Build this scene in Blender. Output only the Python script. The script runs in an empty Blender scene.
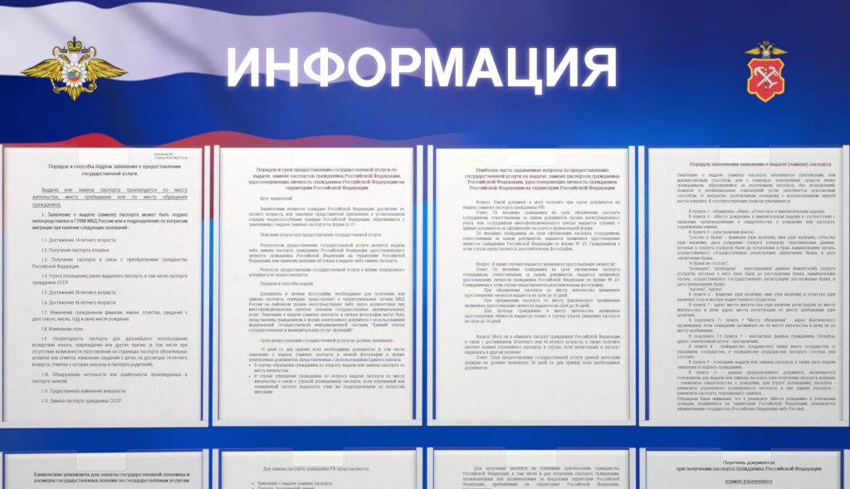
import bpy, bmesh, math, random
import numpy as np
from mathutils import Vector
random.seed(7); np.random.seed(7)
scene = bpy.context.scene
COL = scene.collection

# ------------------------------------------------------------------ measures
S = 0.00108            # metres on the board per unit of measure
W, H = 850.0, 489.0
LENS = 31.0
CAMD = W * S * LENS / 36.0   # distance lens - board
def P(px, py, d=0.0):
    """measured position (px right, py down) on a layer d metres in front of the board"""
    k = (CAMD - d) / CAMD
    return Vector(((px - W / 2) * S * k, -d, (H / 2 - py) * S * k))

def lin1(c):
    c /= 255.0
    return c / 12.92 if c <= 0.04045 else ((c + 0.055) / 1.055) ** 2.4
def lin(rgb, k=1.0):
    return tuple(min(1.0, lin1(float(v)) * k) for v in rgb)

# ------------------------------------------------------------------ materials
def new_mat(name):
    m = bpy.data.materials.new(name); m.use_nodes = True
    nt = m.node_tree
    for n in list(nt.nodes): nt.nodes.remove(n)
    out = nt.nodes.new('ShaderNodeOutputMaterial')
    return m, nt, out
def N(nt, typ, **kw):
    n = nt.nodes.new(typ)
    for k, v in kw.items(): setattr(n, k, v)
    return n
def mathn(nt, op, a, b=None, clamp=False):
    n = N(nt, 'ShaderNodeMath', operation=op, use_clamp=clamp)
    for i, v in enumerate((a, b)):
        if v is None: continue
        if isinstance(v, (int, float)): n.inputs[i].default_value = v
        else: nt.links.new(v, n.inputs[i])
    return n.outputs[0]
def mixc(nt, fac, a, b):
    n = N(nt, 'ShaderNodeMix', data_type='RGBA')
    for sock, v in ((n.inputs[0], fac), (n.inputs[6], a), (n.inputs[7], b)):
        if isinstance(v, (int, float)): sock.default_value = v
        elif isinstance(v, tuple): sock.default_value = (*v, 1.0) if len(v) == 3 else v
        else: nt.links.new(v, sock)
    return n.outputs[2]

def plain_mat(name, rgb, rough=0.5, spec=0.3, var=0.08, scale=300.0):
    """base colour gently varied by noise"""
    m, nt, out = new_mat(name)
    b = N(nt, 'ShaderNodeBsdfPrincipled')
    b.inputs['Roughness'].default_value = rough
    b.inputs['Specular IOR Level'].default_value = spec
    tc = N(nt, 'ShaderNodeTexCoord')
    nz = N(nt, 'ShaderNodeTexNoise'); nz.inputs['Scale'].default_value = scale
    nz.inputs['Detail'].default_value = 3
    nt.links.new(tc.outputs['Object'], nz.inputs['Vector'])
    f = mathn(nt, 'MULTIPLY', nz.outputs['Fac'], 1.0)
    lo = tuple(c * (1 - var) for c in rgb); hi = tuple(min(1, c * (1 + var)) for c in rgb)
    nt.links.new(mixc(nt, f, lo, hi), b.inputs['Base Color'])
    nt.links.new(b.outputs[0], out.inputs[0])
    return m

def paper_mat(name, rgb, seed):
    m, nt, out = new_mat(name)
    b = N(nt, 'ShaderNodeBsdfPrincipled')
    b.inputs['Roughness'].default_value = 0.85
    b.inputs['Specular IOR Level'].default_value = 0.15
    tc = N(nt, 'ShaderNodeTexCoord')
    mp = N(nt, 'ShaderNodeMapping'); mp.inputs['Location'].default_value = (seed * 3.1, 0, seed * 1.7)
    nt.links.new(tc.outputs['Object'], mp.inputs[0])
    # large soft warm / cool tint patches, fine fibre grain
    n1 = N(nt, 'ShaderNodeTexNoise'); n1.inputs['Scale'].default_value = 14; n1.inputs['Detail'].default_value = 2
    n2 = N(nt, 'ShaderNodeTexNoise'); n2.inputs['Scale'].default_value = 520; n2.inputs['Detail'].default_value = 4
    n3 = N(nt, 'ShaderNodeTexNoise'); n3.inputs['Scale'].default_value = 60; n3.inputs['Detail'].default_value = 3
    for n in (n1, n2, n3): nt.links.new(mp.outputs[0], n.inputs['Vector'])
    a = tuple(c * f for c, f in zip(rgb, (1.012, 0.992, 1.0)))
    c = tuple(c * f for c, f in zip(rgb, (0.98, 1.005, 0.985)))
    ramp = N(nt, 'ShaderNodeMapRange'); ramp.inputs[1].default_value = 0.35; ramp.inputs[2].default_value = 0.65
    nt.links.new(n1.outputs['Fac'], ramp.inputs[0])
    tint = mixc(nt, ramp.outputs[0], a, c)
    g = mathn(nt, 'MULTIPLY_ADD', n2.outputs['Fac'], 0.03); g.node.inputs[2].default_value = 0.98
    g2 = mathn(nt, 'MULTIPLY_ADD', n3.outputs['Fac'], 0.03); g2.node.inputs[2].default_value = 0.985
    gg = mathn(nt, 'MULTIPLY', g, g2)
    mul = N(nt, 'ShaderNodeMix', data_type='RGBA', blend_type='MULTIPLY'); mul.inputs[0].default_value = 1
    nt.links.new(tint, mul.inputs[6])
    comb = N(nt, 'ShaderNodeCombineColor')
    for i in range(3): nt.links.new(gg, comb.inputs[i])
    nt.links.new(comb.outputs[0], mul.inputs[7])
    nt.links.new(mul.outputs[2], b.inputs['Base Color'])
    bump = N(nt, 'ShaderNodeBump'); bump.inputs['Strength'].default_value = 0.15; bump.inputs['Distance'].default_value = 0.0015
    nt.links.new(n1.outputs['Fac'], bump.inputs['Height'])
    nt.links.new(bump.outputs[0], b.inputs['Normal'])
    nt.links.new(b.outputs[0], out.inputs[0])
    return m

def acrylic_mat():
    """thin clear sheet: tinted see-through, a little dust haze, surface reflection by Fresnel"""
    m, nt, out = new_mat('clear_acrylic')
    tr = N(nt, 'ShaderNodeBsdfTransparent'); tr.inputs[0].default_value = (0.985, 0.985, 0.99, 1)
    df = N(nt, 'ShaderNodeBsdfDiffuse'); df.inputs[0].default_value = (0.62, 0.62, 0.66, 1)
    gl = N(nt, 'ShaderNodeBsdfGlossy'); gl.inputs['Roughness'].default_value = 0.12
    tc = N(nt, 'ShaderNodeTexCoord')
    nz = N(nt, 'ShaderNodeTexNoise'); nz.inputs['Scale'].default_value = 22; nz.inputs['Detail'].default_value = 5
    nt.links.new(tc.outputs['Object'], nz.inputs['Vector'])
    hz = N(nt, 'ShaderNodeMapRange'); hz.inputs[1].default_value = 0.3; hz.inputs[2].default_value = 0.75
    hz.inputs[3].default_value = 0.02; hz.inputs[4].default_value = 0.05
    nt.links.new(nz.outputs['Fac'], hz.inputs[0])
    m1 = N(nt, 'ShaderNodeMixShader'); nt.links.new(hz.outputs[0], m1.inputs[0])
    nt.links.new(tr.outputs[0], m1.inputs[1]); nt.links.new(df.outputs[0], m1.inputs[2])
    fr = N(nt, 'ShaderNodeFresnel'); fr.inputs[0].default_value = 1.18
    m2 = N(nt, 'ShaderNodeMixShader'); nt.links.new(fr.outputs[0], m2.inputs[0])
    nt.links.new(m1.outputs[0], m2.inputs[1]); nt.links.new(gl.outputs[0], m2.inputs[2])
    ge = N(nt, 'ShaderNodeNewGeometry')     # the inner face of the sheet stays plain and clean
    clean = N(nt, 'ShaderNodeBsdfTransparent'); clean.inputs[0].default_value = (0.985, 0.985, 0.99, 1)
    m3 = N(nt, 'ShaderNodeMixShader'); nt.links.new(ge.outputs['Backfacing'], m3.inputs[0])
    nt.links.new(m2.outputs[0], m3.inputs[1]); nt.links.new(clean.outputs[0], m3.inputs[2])
    nt.links.new(m3.outputs[0], out.inputs[0])
    return m
def edge_mat():
    m, nt, out = new_mat('acrylic_cut_edge')
    tr = N(nt, 'ShaderNodeBsdfTransparent'); tr.inputs[0].default_value = (0.9, 0.92, 0.95, 1)
    df = N(nt, 'ShaderNodeBsdfDiffuse'); df.inputs[0].default_value = (0.72, 0.74, 0.78, 1)
    mx = N(nt, 'ShaderNodeMixShader'); mx.inputs[0].default_value = 0.45
    nt.links.new(tr.outputs[0], mx.inputs[1]); nt.links.new(df.outputs[0], mx.inputs[2])
    nt.links.new(mx.outputs[0], out.inputs[0])
    return m

ACR = acrylic_mat(); EDGE = edge_mat()
TAPE = plain_mat('white_foam_tape', (0.75, 0.765, 0.81), 0.6, 0.2, 0.05, 90)
VINYL = plain_mat('white_vinyl', (0.93, 0.92, 0.90), 0.45, 0.25, 0.015, 60)
INK = plain_mat('black_ink', (0.03, 0.03, 0.05), 0.7, 0.15, 0.25, 500)
INKG = plain_mat('grey_blue_ink', (0.05, 0.05, 0.085), 0.7, 0.15, 0.25, 500)
INKB = plain_mat('brown_heading_ink', (0.18, 0.10, 0.118), 0.7, 0.15, 0.25, 500)

def link(name, me, mat=None, parent=None):
    o = bpy.data.objects.new(name, me); COL.objects.link(o)
    if mat is not None:
        for mm in (mat if isinstance(mat, (list, tuple)) else [mat]): me.materials.append(mm)
    if parent is not None: o.parent = parent
    return o
def mesh_from(name, verts, faces, mi=None):
    me = bpy.data.meshes.new(name)
    me.from_pydata([tuple(v) for v in verts], [], faces)
    if mi is not None: me.polygons.foreach_set('material_index', mi)
    me.update()
    return me
def tag(o, label, cat, group=None):
    o['label'] = label; o['category'] = cat
    if group: o['group'] = group

# ------------------------------------------------------------------ board print
def curve_pts(*pts):
    return sorted(pts)
Y1 = curve_pts((-70,9),(-30,5.5),(0,6.1),(15,7.5),(31,7.6),(45,5.5),(60,3),(77,1.9),(90,4.5),(105,9.2),(118,6.7),(132,3.4),(150,2.6),(169,3.9),(195,7.5),(220,11.8),(241,15.2),(265,16),(296,13),(323,12.4),(348,16.6),(379,24.5),(409,28.4),(421,29.2),(430,36),(442,53),(456,85),(500,150))
Y2 = curve_pts((-70,73),(-30,74),(0,74.6),(37,75.8),(70,75),(101,76.9),(122,80.2),(138,80.2),(160,76.7),(187,72.1),(206,73.6),(226,75.8),(242,74.4),(260,73),(281,79.8),(298,83),(314,83.6),(345,81.3),(376,74.6),(394,73.4),(412,76),(430,80.4),(456,85.5),(500,90))
Y3 = curve_pts((-70,144.5),(0,143.7),(30,143.4),(61,141.8),(80,136.2),(98,133.6),(112,138),(128,146.7),(146,148.6),(166,144.2),(199,135),(216,131.6),(228,131.3),(250,135),(270,139),(287,140),(314,136.5),(345,135.3),(365,137.6),(382,140.3),(406,139.8),(420,137.2),(445,133.8),(463,132.6),(480,133.2),(500,137))
Y4 = curve_pts((-70,236),(0,233),(100,228),(207,220),(320,208),(424,202),(500,196))

def cp(*rows): return np.array(rows, dtype=float)
BG = cp((0,0,18,28,105),(110,3,28,36,122),(220,2,45,50,132),(300,3,50,56,137),(400,8,62,68,144),(450,8,64,70,146),(500,12,52,56,135),(470,60,52,58,146),(470,100,38,56,150),(480,130,22,74,184),(637,170,0,106,196),(637,205,0,120,206),(637,260,0,100,192),(637,320,0,74,175),(425,230,0,128,222),(425,270,0,122,214),(425,320,0,84,186),(208,240,0,128,218),(208,280,0,112,206),(208,330,0,80,182),(3,240,40,108,176),(3,280,30,90,170),(3,330,24,66,150),(3,400,24,60,140),(100,435,0,54,150),(300,435,0,60,158),(425,400,0,66,170),(425,435,0,60,160),(637,400,0,60,160),(637,435,0,54,150),(800,435,0,44,132),(845,320,0,60,140),(845,430,0,44,130),(425,485,0,64,172),(208,485,0,64,176),(637,485,0,56,160),(425,600,0,56,150),(0,600,0,50,140),(850,600,0,46,130),(208,400,0,66,172),(520,5,52,58,136),(600,5,34,40,118),(680,5,26,34,110),(760,5,26,34,108),(850,5,34,35,105),(925,5,32,33,100),(520,50,46,50,138),(600,50,30,40,122),(680,50,22,36,114),(760,50,24,34,110),(850,50,30,36,104),(925,50,28,34,99),(520,85,34,50,142),(600,85,12,48,142),(680,85,6,46,136),(760,85,10,44,130),(850,85,20,42,116),(925,85,19,40,110),(520,110,20,58,158),(600,110,0,62,168),(680,110,0,62,164),(760,110,2,56,152),(850,110,8,48,134),(925,110,8,46,127),(520,140,6,76,188),(600,140,0,86,200),(680,140,0,84,194),(760,140,0,74,178),(850,140,4,60,152),(925,140,4,57,144))  # ground print; top-middle points are paler, with the lamp's milky sheen painted in
WH = cp((0,40,216,218,228),(0,15,205,206,222),(30,20,214,214,228),(60,20,214,212,230),(100,20,206,203,226),(120,60,202,198,228),(30,60,214,214,230),(150,15,200,194,224),(110,40,208,204,230),(190,30,186,178,216),(175,65,194,186,226),(220,50,186,176,216),(210,25,180,172,212),(250,30,176,168,208),(250,60,176,166,208),(300,40,166,156,204),(300,70,172,162,214),(340,40,156,146,198),(370,50,140,132,192),(400,40,116,108,178),(400,65,128,118,188),(430,50,94,90,168),(445,75,74,76,156))
BL = cp((0,80,0,20,100),(0,135,0,24,108),(40,110,0,26,116),(60,125,0,28,122),(90,100,0,30,116),(90,125,0,32,120),(150,90,8,42,138),(160,115,0,46,150),(190,120,0,50,164),(190,90,2,52,160),(215,90,12,50,142),(240,100,20,52,146),(250,120,20,58,156),(300,110,24,64,166),(300,130,24,62,164),(350,110,24,70,174),(350,90,34,66,164),(420,120,28,72,178),(420,95,36,62,160),(460,120,26,70,178),(460,95,38,58,152))
RD = cp((90,142,188,32,54),(30,146,190,58,74),(2,150,176,84,98),(2,190,150,58,82),(2,228,176,50,66),(128,148,184,44,62),(170,146,180,62,74),(208,145,172,62,82),(208,190,146,60,80),(208,218,132,48,72),(250,142,160,66,98),(290,145,150,70,112),(330,142,134,76,136),(380,144,104,84,154),(400,142,92,90,162),(424,145,82,84,170),(424,175,84,98,170),(424,200,78,90,168),(440,140,70,82,176),(480,140,44,84,190),(500,140,22,84,194))

def interp(ctrl, X, Y, power=4.5, soft=34.0):
    cols = np.array([lin(r[2:5]) for r in ctrl])
    num = np.zeros((X.size, 3)); den = np.zeros(X.size)
    for (cx, cy), c in zip(ctrl[:, :2], cols):
        w = 1.0 / ((X - cx) ** 2 + (1.25 * (Y - cy)) ** 2 + soft ** 2) ** (power / 2)
        num += w[:, None] * c; den += w
    return num / den[:, None]
def fold(X, Y, path, wl, wr, amount):
    """soft crease printed in the flag artwork; wl/wr widths left and right of the path (path runs downwards)"""
    pts = np.array(path, float)
    best = np.full(X.size, 1e9); sgn = np.ones(X.size)
    for a, b in zip(pts[:-1], pts[1:]):
        d = b - a; t = np.clip(((X - a[0]) * d[0] + (Y - a[1]) * d[1]) / (d @ d), 0, 1)
        qx = X - a[0] - t * d[0]; qy = Y - a[1] - t * d[1]
        dist = np.hypot(qx, qy); s = np.sign(d[0] * qy - d[1] * qx)   # + : to the left of a downward path on a y-down sheet
        m = dist < best
        best[m] = dist[m]; sgn[m] = s[m]
    w = np.where(sgn > 0, wl, wr)
    return 1 - amount * np.exp(-(best / w) ** 2)

# ---- the title letters (outlines measured off the board) ----
def arc(cx, cy, rx, ry, a0, a1, n=22):
    return [(cx + rx * math.cos(math.radians(a0 + (a1 - a0) * i / n)), cy + ry * math.sin(math.radians(a0 + (a1 - a0) * i / n))) for i in range(n + 1)]
T, B = 48.3, 86.1
def rect(x0, y0, x1, y1): return [(x0, y0), (x1, y0), (x1, y1), (x0, y1)]
def let_I(x0, x1, s=6.9):
    q = 9.4
    return [[(x0, T), (x0 + s, T), (x0 + s, B - q - 2.6), (x1 - s - .2, T), (x1, T), (x1, B), (x1 - s, B), (x1 - s, T + q + 2.6), (x0 + s + .2, B), (x0, B)]]
def bowl_P(x0, x1, yt, yb, s, left=True):
    pass
TITLE = []
TITLE += let_I(228.2, 258.4)
x0, x1, s = 266.6, 297.4, 7.2
TITLE += [[(x0,T),(x0+s,T),(x0+s,63.2),(x1-s,63.2),(x1-s,T),(x1,T),(x1,B),(x1-s,B),(x1-s,69.8),(x0+s,69.8),(x0+s,B),(x0,B)]]
# F-like round letter: oval with a stem
cx = 324.1
def ring(rx, ry, a0, a1): return arc(cx, 66.7, rx, ry, a0, a1)
TITLE += [[(cx-3.5,T-.2),(cx+3.5,T-.2),(cx+3.5,51.9)] + ring(20.2,15,-80,80) + [(cx+3.5,81.5),(cx+3.5,B+.3),(cx-3.5,B+.3),(cx-3.5,81.5)] + ring(20.2,15,100,260) + [(cx-3.5,51.9)],
          [(cx+3.5,57.1)] + ring(13.1,9.8,-73,73) + [(cx+3.5,76.3)],
          [(cx-3.5,76.3)] + ring(13.1,9.8,107,253) + [(cx-3.5,57.1)]]
cx = 366.9
TITLE += [arc(cx,67.2,18.5,19.5,0,355,60), arc(cx,67.2,11.2,13.2,0,355,60)]
x0, s = 391.7, 7.1
TITLE += [[(x0,T),(x0+15.5,T)] + arc(x0+16.6,60.2,12.4,11.9,-85,85) + [(x0+15.5,72.2),(x0+s,72.2),(x0+s,B),(x0,B)],
          [(x0+s,54.5),(x0+14,54.5)] + arc(x0+15.2,60.2,6.2,5.7,-80,80,12) + [(x0+14,66),(x0+s,66)]]
x0, x1 = 425.3, 462.2
TITLE += [[(x0,T),(x0+10.6,T),((x0+x1)/2,74.5),(x1-10.6,T),(x1,T),(x1,B),(x1-6.5,B),(x1-6.5,56.2),((x0+x1)/2+3.6,B),((x0+x1)/2-3.6,B),(x0+6.5,56.2),(x0+6.5,B),(x0,B)]]
x0, x1 = 466.6, 502.9; m = (x0+x1)/2
TITLE += [[(m-4.1,T),(m+4.1,T),(x1,B),(x1-8.2,B),(x1-11.4,77.6),(x0+11.1,77.6),(x0+8,B),(x0,B)],
          [(m,57.2),(x1-13.6,71.4),(x0+13.4,71.4)]]
x0, x1, s = 508.2, 536.6, 7.1
TITLE += [[(x0,T),(x0+s,T),(x0+s,79.8),(x1-s,79.8),(x1-s,T),(x1,T),(x1,79.8),(541.7,79.8),(541.7,94.6),(535.2,94.6),(535.2,B),(x0,B)]]
TITLE += let_I(547.0, 577.2)
x1, s = 615.5, 7.2
TITLE += [[(x1,T),(x1-17,T)] + list(reversed(arc(x1-18.2,59.4,12.2,11.1,95,265))) [::-1][::-1][::1][::-1][0:0] +
          list(arc(x1-18.2,59.4,12.4,11.1,265,150)) + arc(x1-20.5,61.5,9.6,8.5,150,95,8) + [(x1-33.8,B),(x1-25.2,B),(x1-14.2,71.2),(x1-s,70.7),(x1-s,B),(x1,B)],
          [(x1-s,54.5),(x1-16,54.5)] + arc(x1-16.8,59.6,6.6,5.1,265,95,12) + [(x1-16,64.7),(x1-s,64.7)]]

def raster(polys, X, Y):
    ins = np.zeros(X.size, bool)
    for p in polys:
        n = len(p)
        for i in range(n):
            xa, ya = p[i]; xb, yb = p[(i + 1) % n]
            if ya == yb: continue
            c = ((ya > Y) != (yb > Y)) & (X < (xb - xa) * (Y - ya) / (yb - ya) + xa)
            ins ^= c
    return ins
def halo_field():
    gx, gy = np.meshgrid(np.arange(200, 650), np.arange(20, 125))
    m = raster(TITLE, gx.ravel().astype(float) + .01, gy.ravel().astype(float) + .01).reshape(gx.shape).astype(float)
    def blur(a, s):
        r = int(s * 3) + 1; k = np.exp(-(np.arange(-r, r + 1) / s) ** 2 / 2); k /= k.sum()
        a = np.apply_along_axis(lambda v: np.convolve(v, k, 'same'), 0, a)
        return np.apply_along_axis(lambda v: np.convolve(v, k, 'same'), 1, a)
    return np.clip(0.8 * blur(m, 1.7) + 0.4 * blur(m, 3.6), 0, 1)

def build_board():
    x_lo, x_hi, y_lo, y_hi = -70.0, 920.0, -45.0, 775.0
    xs = np.arange(x_lo, x_hi + .1, 2.5)
    ys = np.concatenate([np.arange(y_lo, 160, 2.5), np.arange(160, y_hi + .1, 5.0)])
    X, Y = np.meshgrid(xs, ys); X = X.ravel(); Y = Y.ravel()
    nx, ny = len(xs), len(ys)
    verts = [P(a, b) for a, b in zip(X, Y)]
    idx = np.arange(nx * ny).reshape(ny, nx)
    faces = [(int(idx[j, i]), int(idx[j + 1, i]), int(idx[j + 1, i + 1]), int(idx[j, i + 1])) for j in range(ny - 1) for i in range(nx - 1)]
    mi = [0] * len(faces)
    nb = len(verts); th = 0.004
    cor = [(x_lo, y_lo), (x_hi, y_lo), (x_hi, y_hi), (x_lo, y_hi)]
    for c in cor: verts.append(P(*c)); 
    for c in cor: verts.append(P(*c) + Vector((0, th, 0)))
    faces.append((nb + 4, nb + 5, nb + 6, nb + 7)); mi.append(1)
    for i in range(4):
        j = (i + 1) % 4
        faces.append((nb + i, nb + j, nb + 4 + j, nb + 4 + i)); mi.append(1)
    me = mesh_from('information_board', verts, faces, mi)
    pad = len(verts) - nb
    # the measured ink colours carry the fall-off of the lamp: divide it out again; the sheen painted into the ground stays
    pos = np.array([tuple(w) for w in verts[:nb]]); d = np.array(LAMP)[None] - pos; r = np.linalg.norm(d, axis=1)
    aim = np.array((LAMP - LAMP_AIM).normalized())
    E = (-d[:, 1] / r) * ((d @ aim) / r) / r ** 2
    ref = np.array(LAMP) - np.array(P(380, 140)); rr_ = np.linalg.norm(ref); E0 = (-ref[1] / rr_) * (ref @ aim / rr_) / rr_ ** 2
    K = (PRINT_K * (E0 + .12 * E0) / (E + .12 * E0))[:, None]
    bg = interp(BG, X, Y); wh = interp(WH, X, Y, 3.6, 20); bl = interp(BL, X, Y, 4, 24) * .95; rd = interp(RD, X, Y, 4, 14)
    f = fold(X, Y, [(28,6),(48,24),(75,44),(100,70)], 9, 7, .20)
    f *= fold(X, Y, [(128,4),(150,24),(170,40),(198,56),(214,76)], 13, 8, .42)
    f *= fold(X, Y, [(100,6),(112,30),(120,74)], 14, 18, .07)
    f *= fold(X, Y, [(196,10),(206,40),(214,70)], 10, 22, .10)
    f *= fold(X, Y, [(330,16),(345,50),(352,80)], 16, 22, .10)
    f *= fold(X, Y, [(238,16),(250,40),(262,72)], 10, 10, .09)
    wh *= np.stack([f, f ** 1.02, f ** .82], 1)
    g = fold(X, Y, [(100,76),(112,105),(128,150)], 13, 15, .0)
    d = 1 - fold(X, Y, [(103,74),(116,105),(138,150)], 13, 13, .62)
    bl = bl * (1 - .9 * d[:, None]) + np.array(lin((20, 38, 82))) * (.9 * d[:, None])
    d = 1 - fold(X, Y, [(206,72),(222,98),(246,134)], 12, 12, .5)
    bl = bl * (1 - .8 * d[:, None]) + np.array(lin((18, 40, 98))) * (.8 * d[:, None])
    d = fold(X, Y, [(318,82),(330,110),(350,136)], 18, 14, .10); bl *= d[:, None]
    for nm, arr in (('print_ground_sheen', bg), ('print_white', wh), ('print_blue', bl), ('print_red', rd)):
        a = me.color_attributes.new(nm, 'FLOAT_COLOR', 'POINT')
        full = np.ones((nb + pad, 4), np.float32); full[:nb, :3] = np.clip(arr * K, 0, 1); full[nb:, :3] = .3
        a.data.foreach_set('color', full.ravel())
    def sm(t): t = np.clip(t, 0, 1); return t * t * (3 - 2 * t)
    xe = np.interp(Y, [20, 29, 36, 53, 85, 110, 140, 240], [421, 421, 430, 442, 456, 470, 500, 505])
    soft = np.interp(Y, [20, 80, 100, 140], [5, 7, 40, 60])
    fade = 1 - sm((X - (xe - soft)) / soft)
    hl = halo_field(); hx = np.clip(np.round(X - 200).astype(int), 0, hl.shape[1] - 1); hy = np.clip(np.round(Y - 20).astype(int), 0, hl.shape[0] - 1)
    halo = hl[hy, hx] * ((X > 201) & (X < 648) & (Y > 21) & (Y < 123))
    a = me.color_attributes.new('print_masks', 'FLOAT_COLOR', 'POINT')
    full = np.zeros((nb + pad, 4), np.float32); full[:nb, 0] = fade; full[:nb, 1] = halo; full[:, 3] = 1
    a.data.foreach_set('color', full.ravel())

    m, nt, out = new_mat('printed_board_face')
    tc = N(nt, 'ShaderNodeTexCoord'); sp = N(nt, 'ShaderNodeSeparateXYZ'); nt.links.new(tc.outputs['Object'], sp.inputs[0])
    px = mathn(nt, 'MULTIPLY_ADD', sp.outputs[0], 1 / S); px.node.inputs[2].default_value = W / 2
    py = mathn(nt, 'MULTIPLY_ADD', sp.outputs[2], -1 / S); py.node.inputs[2].default_value = H / 2
    un = mathn(nt, 'MULTIPLY_ADD', px, 1 / 600.0); un.node.inputs[2].default_value = 80 / 600.0   # 0..1 over -80..520
    def fcurve(pts):
        n = N(nt, 'ShaderNodeFloatCurve'); c = n.mapping.curves[0]
        q = [((x + 80) / 600.0, y / 250.0) for x, y in pts]
        c.points[0].location = q[0]; c.points[1].location = q[-1]
        for p in q[1:-1]: c.points.new(*p)
        n.mapping.update(); nt.links.new(un, n.inputs['Value'])
        return mathn(nt, 'MULTIPLY', n.outputs[0], 250.0)
    def below(c, w=0.9):   # 1 where py lies under the curve
        r = N(nt, 'ShaderNodeMapRange', interpolation_type='SMOOTHSTEP')
        r.inputs[1].default_value = -w; r.inputs[2].default_value = w
        nt.links.new(mathn(nt, 'SUBTRACT', py, c), r.inputs[0]); return r.outputs[0]
    def attr(nm):
        n = N(nt, 'ShaderNodeAttribute'); n.attribute_name = nm; return n
    m1, m2, m3, m4 = below(fcurve(Y1)), below(fcurve(Y2)), below(fcurve(Y3), 0.8), below(fcurve(Y4), 1.5)
    c = mixc(nt, m2, attr('print_white').outputs['Color'], attr('print_blue').outputs['Color'])
    c = mixc(nt, m3, c, attr('print_red').outputs['Color'])
    ms = N(nt, 'ShaderNodeSeparateColor'); nt.links.new(attr('print_masks').outputs['Color'], ms.inputs[0])
    k = mathn(nt, 'MULTIPLY', m1, mathn(nt, 'SUBTRACT', 1.0, m4))
    k = mathn(nt, 'MULTIPLY', k, ms.outputs[0], True)
    c = mixc(nt, k, attr('print_ground_sheen').outputs['Color'], c)
    c = mixc(nt, mathn(nt, 'MULTIPLY', ms.outputs[1], 0.30, True), c, lin((226, 214, 255), 0.85))
    # print grain
    nz = N(nt, 'ShaderNodeTexNoise'); nz.inputs['Scale'].default_value = 420; nz.inputs['Detail'].default_value = 3
    nt.links.new(tc.outputs['Object'], nz.inputs['Vector'])
    gr = mathn(nt, 'MULTIPLY_ADD', nz.outputs['Fac'], 0.16); gr.node.inputs[2].default_value = 0.92
    hsv = N(nt, 'ShaderNodeHueSaturation'); nt.links.new(gr, hsv.inputs['Value']); nt.links.new(c, hsv.inputs['Color'])
    b = N(nt, 'ShaderNodeBsdfPrincipled')
    nt.links.new(hsv.outputs[0], b.inputs['Base Color'])
    b.inputs['Specular IOR Level'].default_value = 0.03
    # satin laminate with wiped smears and finger marks
    n2 = N(nt, 'ShaderNodeTexNoise'); n2.inputs['Scale'].default_value = 16; n2.inputs['Detail'].default_value = 6; n2.inputs['Distortion'].default_value = 1.2
    nt.links.new(tc.outputs['Object'], n2.inputs['Vector'])
    rr = N(nt, 'ShaderNodeMapRange'); rr.inputs[1].default_value = .3; rr.inputs[2].default_value = .7; rr.inputs[3].default_value = .36; rr.inputs[4].default_value = .44
    nt.links.new(n2.outputs['Fac'], rr.inputs[0]); nt.links.new(rr.outputs[0], b.inputs['Roughness'])
    nt.links.new(b.outputs[0], out.inputs[0])
    edge = plain_mat('board_edge_white', (.6, .6, .6))
    o = link('information_board', me, [m, edge])
    return o

PRINT_K = 0.825
LAMP, LAMP_AIM = Vector((-0.05, -1.34, 0.58)), Vector((-0.05, 0, 0.0))
board = build_board()
tag(board, 'big blue information board with waving tricolour flag print, white title and two crests', 'notice board')

# title letters, cut white vinyl on the board
def filled(polys, d):
    cu = bpy.data.curves.new('outline', 'CURVE'); cu.dimensions = '2D'; cu.fill_mode = 'FRONT' if False else 'BOTH'
    for p in polys:
        sp = cu.splines.new('POLY'); sp.points.add(len(p) - 1); sp.use_cyclic_u = True
        for q, (x, y) in zip(sp.points, p): q.co = (x / 100, -y / 100, 0, 1)
    o = bpy.data.objects.new('outline', cu); COL.objects.link(o)
    bpy.context.view_layer.update()
    me = bpy.data.meshes.new_from_object(o)
    v = [P(w.co.x * 100, -w.co.y * 100, d) for w in me.vertices]; f = [tuple(p.vertices) for p in me.polygons]
    bpy.data.objects.remove(o); bpy.data.curves.remove(cu); bpy.data.meshes.remove(me)
    return v, f
v, f = filled(TITLE, 0.0004)
link('title_lettering', mesh_from('title_lettering', v, f), VINYL, board)

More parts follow.
